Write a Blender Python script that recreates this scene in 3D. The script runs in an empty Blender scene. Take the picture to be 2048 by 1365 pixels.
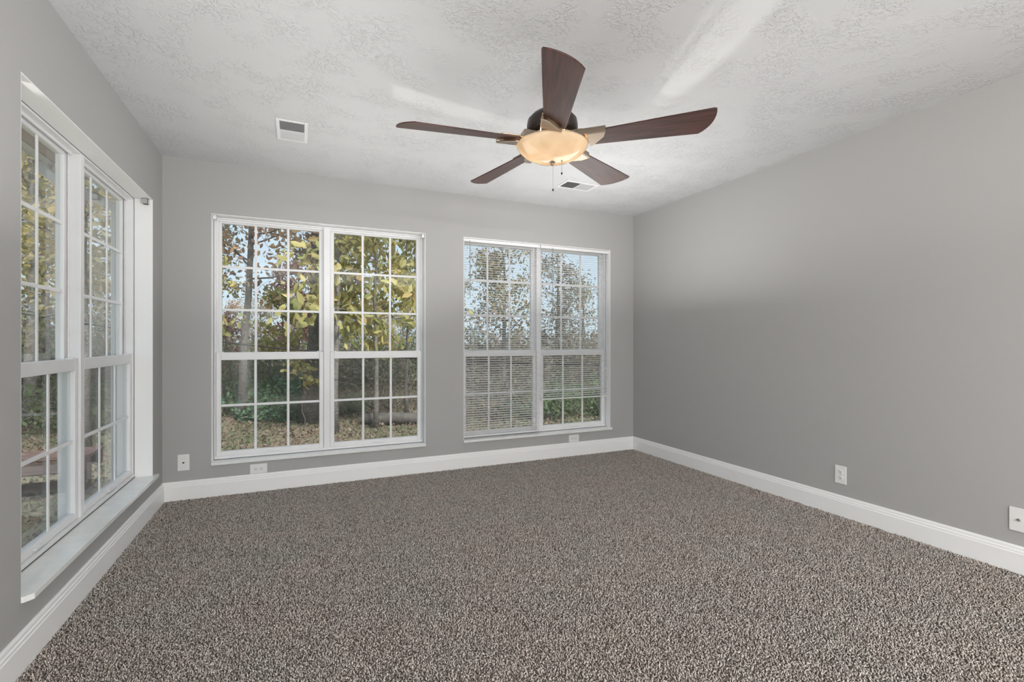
import bpy, bmesh, math, random
import numpy as np
from mathutils import Vector, Matrix
random.seed(7); rng = np.random.default_rng(11)
sc = bpy.context.scene
C = sc.collection
R = math.radians

# ------------------------------------------------------------------ camera, sky, lights, exposure
H = 1.135; YAW = 24.03; FPX = 960.6
cd = bpy.data.cameras.new('camera'); cam = bpy.data.objects.new('camera', cd); C.objects.link(cam)
cam.location = (0, 0, H); cam.rotation_euler = (R(90), 0, -R(YAW))
cd.sensor_width = 36; cd.lens = FPX / 2048 * 36; cd.clip_start = .02; cd.clip_end = 300
sc.camera = cam
sc.view_settings.view_transform = 'Standard'; sc.view_settings.look = 'None'
sc.view_settings.gamma = 1; sc.view_settings.use_curve_mapping = False
sc.view_settings.exposure = 0.0
sc.cycles.sample_clamp_indirect = 10

w = bpy.data.worlds.new('sky'); sc.world = w; w.use_nodes = True
nt = w.node_tree; nt.nodes.clear()
wo = nt.nodes.new('ShaderNodeOutputWorld'); bg = nt.nodes.new('ShaderNodeBackground')
tc = nt.nodes.new('ShaderNodeTexCoord'); sx = nt.nodes.new('ShaderNodeSeparateXYZ'); cr = nt.nodes.new('ShaderNodeValToRGB')
nt.links.new(tc.outputs['Generated'], sx.inputs[0]); nt.links.new(sx.outputs['Z'], cr.inputs[0])
cr.color_ramp.elements[0].position = 0; cr.color_ramp.elements[0].color = (.70, .83, .93, 1)
cr.color_ramp.elements[1].position = .5; cr.color_ramp.elements[1].color = (.55, .72, .92, 1)
nt.links.new(cr.outputs[0], bg.inputs[0]); bg.inputs[1].default_value = 1.1
nt.links.new(bg.outputs[0], wo.inputs[0])

def area(name, loc, rot, sx_, sy_, power, col=(1, 1, 1)):
    l = bpy.data.lights.new(name, 'AREA'); l.shape = 'RECTANGLE'; l.size = sx_; l.size_y = sy_
    l.energy = power; l.color = col
    o = bpy.data.objects.new(name, l); C.objects.link(o); o.location = loc; o.rotation_euler = rot
    return o
sun = bpy.data.lights.new('sun', 'SUN'); sun.energy = 6.4; sun.angle = R(14); sun.color = (1, .95, .88)
so = bpy.data.objects.new('sun', sun); C.objects.link(so); so.rotation_euler = (R(40), 0, R(16))
# added fill light: unseen points spread behind the camera, upward panels over the room
FILL_W = 35
for ix in range(4):
    for iz in range(3):
        l = bpy.data.lights.new('fill_point', 'POINT'); l.energy = FILL_W; l.shadow_soft_size = 0; l.color = (1, .99, .975)
        o = bpy.data.objects.new('fill_point', l); C.objects.link(o); o.location = (-.55 + .93 * ix + .2 * (iz % 2), -1.6 - .35 * ((ix + iz) % 2), .85 + .5 * iz)
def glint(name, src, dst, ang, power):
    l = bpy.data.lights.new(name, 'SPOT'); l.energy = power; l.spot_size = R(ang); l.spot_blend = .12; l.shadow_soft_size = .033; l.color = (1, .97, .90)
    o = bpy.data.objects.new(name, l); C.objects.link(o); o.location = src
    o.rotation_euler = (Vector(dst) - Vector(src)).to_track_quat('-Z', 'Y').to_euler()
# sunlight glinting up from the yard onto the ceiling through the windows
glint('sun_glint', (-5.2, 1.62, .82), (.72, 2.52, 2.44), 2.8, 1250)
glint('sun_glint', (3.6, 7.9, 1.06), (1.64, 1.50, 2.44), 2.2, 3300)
for bx_, by_, bz_, bw_ in ((.35, 3.15, 1.20, 10.5), (2.1, 3.05, 1.40, 14), (1.7, 2.6, 1.20, 3), (-.05, 1.5, 1.45, 7.5), (2.05, 1.1, 1.62, 3.0)):
    area('ceiling_fill', (bx_, by_, bz_), (R(180), 0, 0), 1.2, 1.2, bw_, (1, .99, .98))  # added fill panels facing up, unseen from below, to brighten the ceiling

# ------------------------------------------------------------------ helpers
def tag(o, label=None, cat=None, group=None, kind=None):
    if label: o['label'] = label
    if cat: o['category'] = cat
    if group: o['group'] = group
    if kind: o['kind'] = kind
    return o
def empty(name, loc=(0, 0, 0), rz=0, label=None, cat=None, group=None, kind=None):
    o = bpy.data.objects.new(name, None); C.objects.link(o); o.location = loc; o.rotation_euler = (0, 0, rz)
    o.empty_display_size = .1
    return tag(o, label, cat, group, kind)

class MB:
    def __init__(s): s.v = []; s.f = []
    def add(s, vs, fs):
        n = len(s.v); s.v += [tuple(p) for p in vs]; s.f += [tuple(i + n for i in f) for f in fs]; return s
    def box(s, x0, x1, y0, y1, z0, z1, m=None):
        vs = [Vector((x, y, z)) for x in (x0, x1) for y in (y0, y1) for z in (z0, z1)]
        if m is not None: vs = [m @ p for p in vs]
        return s.add(vs, [(0, 1, 3, 2), (4, 6, 7, 5), (0, 4, 5, 1), (2, 3, 7, 6), (0, 2, 6, 4), (1, 5, 7, 3)])
    def prism(s, prof, a, b, axis='x'):            # profile in the plane across an axis, swept from a to b
        n = len(prof); vs = []
        for t in (a, b):
            for p, q in prof:
                vs.append({'x': (t, p, q), 'y': (p, t, q), 'z': (p, q, t)}[axis])
        fs = [(i, (i + 1) % n, n + (i + 1) % n, n + i) for i in range(n)]
        fs += [tuple(range(n))[::-1], tuple(range(n, 2 * n))]
        return s.add(vs, fs)
    def lathe(s, prof, seg=32, c=(0, 0, 0)):
        vs = []; fs = []
        for r, z in prof:
            for k in range(seg):
                a = 2 * math.pi * k / seg
                vs.append((c[0] + r * math.cos(a), c[1] + r * math.sin(a), c[2] + z))
        for i in range(len(prof) - 1):
            for k in range(seg):
                k2 = (k + 1) % seg
                fs.append((i * seg + k, i * seg + k2, (i + 1) * seg + k2, (i + 1) * seg + k))
        return s.add(vs, fs)
    def tube(s, pts, rad, seg=8, cap=True):
        pts = [Vector(p) for p in pts]
        if not hasattr(rad, '__len__'): rad = [rad] * len(pts)
        vs = []; fs = []
        ref = None
        for i, p in enumerate(pts):
            t = (pts[min(i + 1, len(pts) - 1)] - pts[max(i - 1, 0)]).normalized()
            if ref is None: ref = t.orthogonal().normalized()
            ref = (ref - t * ref.dot(t)).normalized(); b = t.cross(ref)
            for k in range(seg):
                a = 2 * math.pi * k / seg
                vs.append(p + (ref * math.cos(a) + b * math.sin(a)) * rad[i])
        for i in range(len(pts) - 1):
            for k in range(seg):
                k2 = (k + 1) % seg
                fs.append((i * seg + k, i * seg + k2, (i + 1) * seg + k2, (i + 1) * seg + k))
        if cap:
            fs.append(tuple(range(seg))[::-1]); fs.append(tuple((len(pts) - 1) * seg + k for k in range(seg)))
        return s.add(vs, fs)
    def build(s, name, mat, parent=None, smooth=False, bevel=0, seg=2):
        me = bpy.data.meshes.new(name); me.from_pydata([tuple(p) for p in s.v], [], s.f)
        bm = bmesh.new(); bm.from_mesh(me); bmesh.ops.recalc_face_normals(bm, faces=bm.faces); bm.to_mesh(me); bm.free()
        me.materials.append(mat)
        if smooth: me.polygons.foreach_set('use_smooth', [True] * len(me.polygons))
        o = bpy.data.objects.new(name, me); C.objects.link(o); o.parent = parent
        if bevel:
            b = o.modifiers.new('bevel', 'BEVEL'); b.width = bevel; b.segments = seg; b.limit_method = 'ANGLE'; b.angle_limit = R(40)
        return o

def newmat(name):
    m = bpy.data.materials.new(name); m.use_nodes = True
    return m, m.node_tree, m.node_tree.nodes['Principled BSDF']
def P(name, col, rough=.5, metal=0, spec=.5, bump=None, coat=0, noise=None):
    m, t, b = newmat(name)
    b.inputs['Base Color'].default_value = (*col, 1); b.inputs['Roughness'].default_value = rough
    b.inputs['Metallic'].default_value = metal; b.inputs['Specular IOR Level'].default_value = spec
    b.inputs['Coat Weight'].default_value = coat
    tcn = t.nodes.new('ShaderNodeTexCoord')
    if noise:                                       # (scale, amount): small mottling of the colour itself
        n = t.nodes.new('ShaderNodeTexNoise'); n.inputs['Scale'].default_value = noise[0]; n.inputs['Detail'].default_value = 5
        r = t.nodes.new('ShaderNodeValToRGB'); a = noise[1]
        r.color_ramp.elements[0].position = .3; r.color_ramp.elements[0].color = (*[c * (1 - a) for c in col], 1)
        r.color_ramp.elements[1].position = .7; r.color_ramp.elements[1].color = (*[min(1, c * (1 + a)) for c in col], 1)
        t.links.new(tcn.outputs['Object'], n.inputs['Vector']); t.links.new(n.outputs['Fac'], r.inputs[0]); t.links.new(r.outputs[0], b.inputs['Base Color'])
    if bump:                                        # (scale, strength, distance)
        n = t.nodes.new('ShaderNodeTexNoise'); n.inputs['Scale'].default_value = bump[0]; n.inputs['Detail'].default_value = 4
        u = t.nodes.new('ShaderNodeBump'); u.inputs['Strength'].default_value = bump[1]; u.inputs['Distance'].default_value = bump[2]
        t.links.new(tcn.outputs['Object'], n.inputs['Vector']); t.links.new(n.outputs['Fac'], u.inputs['Height']); t.links.new(u.outputs[0], b.inputs['Normal'])
    return m

M = {}
M['wall'] = P('wall_paint', (.41, .406, .397), .75, spec=.25, bump=(160, .12, .002))
M['white'] = P('white_trim_paint', (.88, .88, .875), .35, bump=(30, .02, .001))
M['vinyl'] = P('white_vinyl', (.78, .78, .785), .35, noise=(12, .02))
M['reveal'] = P('white_reveal_paint', (.86, .86, .855), .6, bump=(120, .1, .001))
M['stool'] = P('marble_sill', (.80, .81, .79), .22, noise=(14, .05))
M['plate'] = P('white_plastic', (.80, .80, .785), .3)
M['dark'] = P('dark_slot', (.02, .02, .02), .6)
M['nickel'] = P('brushed_nickel', (.36, .29, .22), .30, metal=.95, bump=(220, .1, .0006))
M['bronze'] = P('dark_bronze', (.055, .045, .04), .35, metal=.7)
M['steel'] = P('steel', (.6, .6, .6), .3, metal=1)
M['vent'] = P('vent_enamel', (.74, .74, .74), .45)
M['louver'] = P('louver_enamel', (.50, .50, .50), .5)
M['slat'] = P('blind_vinyl', (.78, .78, .78), .4)
M['cord'] = P('cord', (.7, .7, .69), .8)
M['greywand'] = P('wand_plastic', (.30, .30, .29), .25)
M['gutter'] = P('gutter_aluminium', (.72, .72, .72), .45)
M['soffit'] = P('soffit_paint', (.52, .40, .36), .7)
M['deckwood'] = P('redwood_stain', (.20, .12, .11), .6, noise=(9, .3))
M['deckbrown'] = P('brown_board', (.13, .09, .085), .65, noise=(9, .3))
M['duct'] = P('vent_duct', (.10, .10, .10), .8)

def glass_mat():
    m, t, b = newmat('window_glass'); t.nodes.remove(b)
    out = t.nodes['Material Output']; tr = t.nodes.new('ShaderNodeBsdfTransparent'); gl = t.nodes.new('ShaderNodeBsdfGlossy')
    fr = t.nodes.new('ShaderNodeLayerWeight'); mx = t.nodes.new('ShaderNodeMixShader'); pw = t.nodes.new('ShaderNodeMath'); mu = t.nodes.new('ShaderNodeMath')
    tr.inputs[0].default_value = (.955, .97, .965, 1); gl.inputs['Roughness'].default_value = .0
    fr.inputs['Blend'].default_value = .5; pw.operation = 'POWER'; pw.inputs[1].default_value = 5     # Schlick reflectance, the same from either face
    mu.operation = 'MULTIPLY_ADD'; mu.inputs[1].default_value = .96; mu.inputs[2].default_value = .04; mu.use_clamp = True
    t.links.new(fr.outputs['Facing'], pw.inputs[0]); t.links.new(pw.outputs[0], mu.inputs[0]); t.links.new(mu.outputs[0], mx.inputs[0])
    t.links.new(tr.outputs[0], mx.inputs[1]); t.links.new(gl.outputs[0], mx.inputs[2]); t.links.new(mx.outputs[0], out.inputs[0])
    return m
M['glass'] = glass_mat()
def screen_mat():
    m, t, b = newmat('insect_screen'); t.nodes.remove(b); out = t.nodes['Material Output']
    tr = t.nodes.new('ShaderNodeBsdfTransparent'); df = t.nodes.new('ShaderNodeBsdfDiffuse'); mx = t.nodes.new('ShaderNodeMixShader')
    df.inputs[0].default_value = (.10, .10, .105, 1); mx.inputs[0].default_value = .13       # open area of the fine mesh
    t.links.new(tr.outputs[0], mx.inputs[1]); t.links.new(df.outputs[0], mx.inputs[2]); t.links.new(mx.outputs[0], out.inputs[0])
    return m
M['screen'] = screen_mat(); M['shadow_line'] = P('dark_shadow_line', (.10, .10, .10), .8)  # last one: dark colour standing in for shade in the window joints

def ceiling_mat():
    m, t, b = newmat('knockdown_ceiling')
    b.inputs['Base Color'].default_value = (.575, .578, .58, 1); b.inputs['Roughness'].default_value = .85; b.inputs['Specular IOR Level'].default_value = .2
    tcn = t.nodes.new('ShaderNodeTexCoord')
    n = t.nodes.new('ShaderNodeTexNoise'); n.inputs['Scale'].default_value = 40; n.inputs['Detail'].default_value = 2; n.inputs['Distortion'].default_value = 1.2
    r = t.nodes.new('ShaderNodeValToRGB'); r.color_ramp.elements[0].position = .50; r.color_ramp.elements[1].position = .58
    n2 = t.nodes.new('ShaderNodeTexNoise'); n2.inputs['Scale'].default_value = 5; n2.inputs['Detail'].default_value = 2
    r2 = t.nodes.new('ShaderNodeValToRGB'); r2.color_ramp.elements[0].position = .40; r2.color_ramp.elements[1].position = .62
    mu = t.nodes.new('ShaderNodeMath'); mu.operation = 'MULTIPLY'
    u = t.nodes.new('ShaderNodeBump'); u.inputs['Strength'].default_value = .65; u.inputs['Distance'].default_value = .0055
    L = t.links.new
    L(tcn.outputs['Object'], n.inputs['Vector']); L(tcn.outputs['Object'], n2.inputs['Vector'])
    L(n.outputs['Fac'], r.inputs[0]); L(n2.outputs['Fac'], r2.inputs[0]); L(r.outputs[0], mu.inputs[0]); L(r2.outputs[0], mu.inputs[1])
    L(mu.outputs[0], u.inputs['Height']); L(u.outputs[0], b.inputs['Normal'])
    return m
M['ceiling'] = ceiling_mat()

def carpet_mat():
    m, t, b = newmat('carpet_yarn')
    b.inputs['Roughness'].default_value = .95; b.inputs['Specular IOR Level'].default_value = .1
    L = t.links.new; tcn = t.nodes.new('ShaderNodeTexCoord')
    n = t.nodes.new('ShaderNodeTexNoise'); n.inputs['Scale'].default_value = 240; n.inputs['Detail'].default_value = 2
    r = t.nodes.new('ShaderNodeValToRGB')
    r.color_ramp.elements[0].position = .36; r.color_ramp.elements[0].color = (.090, .072, .058, 1)
    r.color_ramp.elements[1].position = .62; r.color_ramp.elements[1].color = (.33, .285, .25, 1)
    n2 = t.nodes.new('ShaderNodeTexNoise'); n2.inputs['Scale'].default_value = 2.2; n2.inputs['Detail'].default_value = 4
    r2 = t.nodes.new('ShaderNodeValToRGB')
    r2.color_ramp.elements[0].position = .35; r2.color_ramp.elements[0].color = (.90, .90, .90, 1)
    r2.color_ramp.elements[1].position = .65; r2.color_ramp.elements[1].color = (1.06, 1.05, 1.04, 1)
    mx = t.nodes.new('ShaderNodeMix'); mx.data_type = 'RGBA'; mx.blend_type = 'MULTIPLY'; mx.inputs[0].default_value = 1
    u = t.nodes.new('ShaderNodeBump'); u.inputs['Strength'].default_value = .9; u.inputs['Distance'].default_value = .006
    L(tcn.outputs['Object'], n.inputs['Vector']); L(tcn.outputs['Object'], n2.inputs['Vector']); L(n.outputs['Fac'], r.inputs[0]); L(n2.outputs['Fac'], r2.inputs[0])
    L(r.outputs[0], mx.inputs['A']); L(r2.outputs[0], mx.inputs['B']); L(mx.outputs['Result'], b.inputs['Base Color'])
    L(n.outputs['Fac'], u.inputs['Height']); L(u.outputs[0], b.inputs['Normal'])
    return m
M['carpet'] = carpet_mat()

def tuft_mat():
    m, t, b = newmat('carpet_tuft')
    b.inputs['Roughness'].default_value = .9; b.inputs['Specular IOR Level'].default_value = .15
    L = t.links.new; g = t.nodes.new('ShaderNodeNewGeometry'); r = t.nodes.new('ShaderNodeValToRGB')
    e = r.color_ramp.elements; e[0].position = 0; e[0].color = (.28, .24, .215, 1); e[1].position = 1; e[1].color = (.90, .83, .765, 1)
    x = e.new(.5); x.color = (.65, .59, .54, 1)
    def mot(scale, lo, hi):
        n = t.nodes.new('ShaderNodeTexNoise'); n.inputs['Scale'].default_value = scale; n.inputs['Detail'].default_value = 3; c = t.nodes.new('ShaderNodeValToRGB')
        c.color_ramp.elements[0].position = .35; c.color_ramp.elements[0].color = (*lo, 1); c.color_ramp.elements[1].position = .65; c.color_ramp.elements[1].color = (*hi, 1)
        L(g.outputs['Position'], n.inputs['Vector']); L(n.outputs['Fac'], c.inputs[0]); return c
    m1 = t.nodes.new('ShaderNodeMix'); m1.data_type = 'RGBA'; m1.blend_type = 'MULTIPLY'; m1.inputs[0].default_value = 1
    m2 = t.nodes.new('ShaderNodeMix'); m2.data_type = 'RGBA'; m2.blend_type = 'MULTIPLY'; m2.inputs[0].default_value = 1
    L(g.outputs['Random Per Island'], r.inputs[0]); L(r.outputs[0], m1.inputs['A']); L(mot(3, (.95, .97, .97), (1, .97, .96)).outputs[0], m1.inputs['B'])
    L(m1.outputs['Result'], m2.inputs['A']); L(mot(45, (.84, .84, .84), (1, 1, 1)).outputs[0], m2.inputs['B']); L(m2.outputs['Result'], b.inputs['Base Color'])
    return m
M['tuft'] = tuft_mat()

def wood_mat():
    m, t, b = newmat('cherry_blade')
    L = t.links.new; tcn = t.nodes.new('ShaderNodeTexCoord'); mp = t.nodes.new('ShaderNodeMapping'); mp.inputs['Scale'].default_value = (2.2, 26, 26)
    n = t.nodes.new('ShaderNodeTexNoise'); n.inputs['Scale'].default_value = 2.5; n.inputs['Detail'].default_value = 6
    r = t.nodes.new('ShaderNodeValToRGB')
    r.color_ramp.elements[0].position = .3; r.color_ramp.elements[0].color = (.026, .009, .007, 1)
    r.color_ramp.elements[1].position = .7; r.color_ramp.elements[1].color = (.085, .032, .023, 1)
    L(tcn.outputs['Object'], mp.inputs[0]); L(mp.outputs[0], n.inputs['Vector']); L(n.outputs['Fac'], r.inputs[0]); L(r.outputs[0], b.inputs['Base Color'])
    b.inputs['Roughness'].default_value = .38; b.inputs['Specular IOR Level'].default_value = .35; b.inputs['Coat Weight'].default_value = .08; b.inputs['Coat Roughness'].default_value = .3
    return m
M['blade'] = wood_mat()

def bowl_mat():
    m, t, b = newmat('alabaster_glass'); L = t.links.new; out = t.nodes['Material Output']
    t.nodes.remove(b)
    tcn = t.nodes.new('ShaderNodeTexCoord'); n = t.nodes.new('ShaderNodeTexNoise'); n.inputs['Scale'].default_value = 7; n.inputs['Detail'].default_value = 3; n.inputs['Distortion'].default_value = 1
    r = t.nodes.new('ShaderNodeValToRGB'); r.color_ramp.elements[0].position = .35; r.color_ramp.elements[0].color = (.78, .68, .53, 1)
    r.color_ramp.elements[1].position = .65; r.color_ramp.elements[1].color = (.88, .80, .66, 1)
    L(tcn.outputs['Object'], n.inputs['Vector']); L(n.outputs['Fac'], r.inputs[0])
    tl = t.nodes.new('ShaderNodeBsdfTranslucent'); df = t.nodes.new('ShaderNodeBsdfDiffuse'); gl = t.nodes.new('ShaderNodeBsdfGlossy')
    L(r.outputs[0], tl.inputs[0]); L(r.outputs[0], df.inputs[0]); gl.inputs['Roughness'].default_value = .03
    m1 = t.nodes.new('ShaderNodeMixShader'); m1.inputs[0].default_value = .4; L(tl.outputs[0], m1.inputs[1]); L(df.outputs[0], m1.inputs[2])
    fr = t.nodes.new('ShaderNodeFresnel'); fr.inputs[0].default_value = 1.62
    m2 = t.nodes.new('ShaderNodeMixShader'); L(fr.outputs[0], m2.inputs[0]); L(m1.outputs[0], m2.inputs[1]); L(gl.outputs[0], m2.inputs[2])
    L(m2.outputs[0], out.inputs[0])
    return m
M['bowl'] = bowl_mat()

def emis(name, col, s):
    m, t, b = newmat(name); b.inputs['Base Color'].default_value = (*col, 1); b.inputs['Emission Color'].default_value = (*col, 1); b.inputs['Emission Strength'].default_value = s
    return m

# ------------------------------------------------------------------ room shell
XL, XR, YF, YB, ZC = -.8715, 3.215, 4.086, -7.0, 2.44
TH = .20
def struct(o): o['kind'] = 'structure'; return o
Z0, Z1 = .25, 2.065
W1 = (-.575, 1.005); W2 = (1.350, 2.925); WL = (2.200, 3.850)
g = MB()
for a, b_ in ((XL - TH, W1[0]), (W1[1], W2[0]), (W2[1], XR + TH)): g.box(a, b_, YF, YF + TH, -.6, ZC + .1)
for a, b_ in (W1, W2):
    g.box(a, b_, YF, YF + TH, -.6, Z0 - .02); g.box(a, b_, YF, YF + TH, Z1, ZC + .1)
struct(g.build('wall_far', M['wall']))
g = MB()
g.box(XL - TH, XL, YB, WL[0], -.6, ZC + .1); g.box(XL - TH, XL, WL[1], YF, -.6, ZC + .1)
g.box(XL - TH, XL, *WL, -.6, Z0 - .02); g.box(XL - TH, XL, *WL, Z1, ZC + .1)
struct(g.build('wall_left', M['wall']))
struct(MB().box(XR, XR + TH, YB, YF, -.6, ZC + .1).build('wall_right', M['wall']))
struct(MB().box(XL - TH, XR + TH, YB - TH, YB, -.6, ZC + .1).build('wall_back', M['wall']))
struct(MB().box(XL, XR, YB, YF, ZC, ZC + .1).build('ceiling', M['ceiling']))
struct(MB().box(XL, XR, YB, YF, -.1, -.004).build('floor', M['carpet']))

bp = [(0, 0), (.015, 0), (.015, .098), (.0125, .103), (.0125, .112), (.009, .116), (.0085, .127), (.005, .135), (0, .135)]
g = MB(); g.prism([(YF - p, q) for p, q in bp], XL, XR, 'x'); struct(g.build('baseboard_far', M['white']))
g = MB(); g.prism([(XL + p, q) for p, q in bp], YB, YF - .015, 'y'); struct(g.build('baseboard_left', M['white']))
g = MB(); g.prism([(XR - p, q) for p, q in bp], YB, YF - .015, 'y'); struct(g.build('baseboard_right', M['white']))

# carpet pile: one tile of twisted yarn tufts repeated over the floor
def carpet_pile():
    T = .5115; N = 76; n = N * N
    gx, gy = np.meshgrid(np.arange(N), np.arange(N)); st = T / N
    bx = (gx.ravel() + .5 + rng.uniform(-.5, .5, n)) * st - T / 2; by = (gy.ravel() + .5 + rng.uniform(-.5, .5, n)) * st - T / 2
    hgt = rng.uniform(.006, .0125, n); a = rng.uniform(0, 2 * np.pi, n); ln = rng.uniform(.002, .009, n); tw = rng.uniform(0, 6.28, n)
    v = np.empty((n, 10, 3)); k = 0
    for t, r_ in ((0, .0024), (.55, .0031), (.9, .0022)):
        for q in range(3):
            an = tw + t * 2.2 + q * 2 * np.pi / 3
            v[:, k, 0] = bx + np.cos(a) * ln * t ** 1.4 + r_ * np.cos(an); v[:, k, 1] = by + np.sin(a) * ln * t ** 1.4 + r_ * np.sin(an); v[:, k, 2] = -.004 + hgt * t; k += 1
    v[:, 9, 0] = bx + np.cos(a) * ln; v[:, 9, 1] = by + np.sin(a) * ln; v[:, 9, 2] = -.004 + hgt
    fq = []
    for i in (0, 3):
        for q in range(3):
            q2 = (q + 1) % 3; fq += [[i + q, i + q2, i + 3 + q2], [i + q, i + 3 + q2, i + 3 + q]]
    for q in range(3): fq.append([6 + q, 6 + (q + 1) % 3, 9])
    fq = np.array(fq); nf = len(fq)
    f = (np.arange(n)[:, None, None] * 10 + fq[None]).reshape(-1)
    me = bpy.data.meshes.new('carpet_pile'); me.vertices.add(n * 10); me.vertices.foreach_set('co', v.reshape(-1))
    me.loops.add(len(f)); me.loops.foreach_set('vertex_index', f.astype(np.int32))
    me.polygons.add(n * nf); me.polygons.foreach_set('loop_start', np.arange(0, n * nf * 3, 3, dtype=np.int32)); me.polygons.foreach_set('loop_total', np.full(n * nf, 3, np.int32))
    me.polygons.foreach_set('use_smooth', [True] * (n * nf))
    me.update(); me.validate(); me.materials.append(M['tuft'])
    o = bpy.data.objects.new('carpet_pile', me); C.objects.link(o)
    tag(o, 'taupe twisted pile carpet covering the whole floor', 'carpet', kind='stuff')
    NX, NY = 8, 10; o.location = (XL + T * NX / 2, YF - T * NY / 2, 0)
    ng = bpy.data.node_groups.new('pile_repeat', 'GeometryNodeTree')
    ng.interface.new_socket('Geometry', in_out='INPUT', socket_type='NodeSocketGeometry'); ng.interface.new_socket('Geometry', in_out='OUTPUT', socket_type='NodeSocketGeometry')
    gi = ng.nodes.new('NodeGroupInput'); go = ng.nodes.new('NodeGroupOutput'); gr = ng.nodes.new('GeometryNodeMeshGrid'); ip = ng.nodes.new('GeometryNodeInstanceOnPoints')
    gr.inputs['Size X'].default_value = T * (NX - 1); gr.inputs['Size Y'].default_value = T * (NY - 1); gr.inputs['Vertices X'].default_value = NX; gr.inputs['Vertices Y'].default_value = NY
    rv = ng.nodes.new('FunctionNodeRandomValue'); rv.data_type = 'INT'; rv.inputs['Min'].default_value if False else None
    for s_ in rv.inputs:
        if s_.type == 'INT' and s_.name == 'Min': s_.default_value = 0
        if s_.type == 'INT' and s_.name == 'Max': s_.default_value = 3
    mu = ng.nodes.new('ShaderNodeMath'); mu.operation = 'MULTIPLY'; mu.inputs[1].default_value = math.pi / 2
    cx = ng.nodes.new('ShaderNodeCombineXYZ')
    oi = [s_ for s_ in rv.outputs if s_.type == 'INT'][0]
    ng.links.new(oi, mu.inputs[0]); ng.links.new(mu.outputs[0], cx.inputs['Z']); ng.links.new(cx.outputs[0], ip.inputs['Rotation'])
    ng.links.new(gr.outputs['Mesh'], ip.inputs['Points']); ng.links.new(gi.outputs[0], ip.inputs['Instance']); ng.links.new(ip.outputs[0], go.inputs[0])
    md = o.modifiers.new('pile', 'NODES'); md.node_group = ng
carpet_pile()

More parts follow.
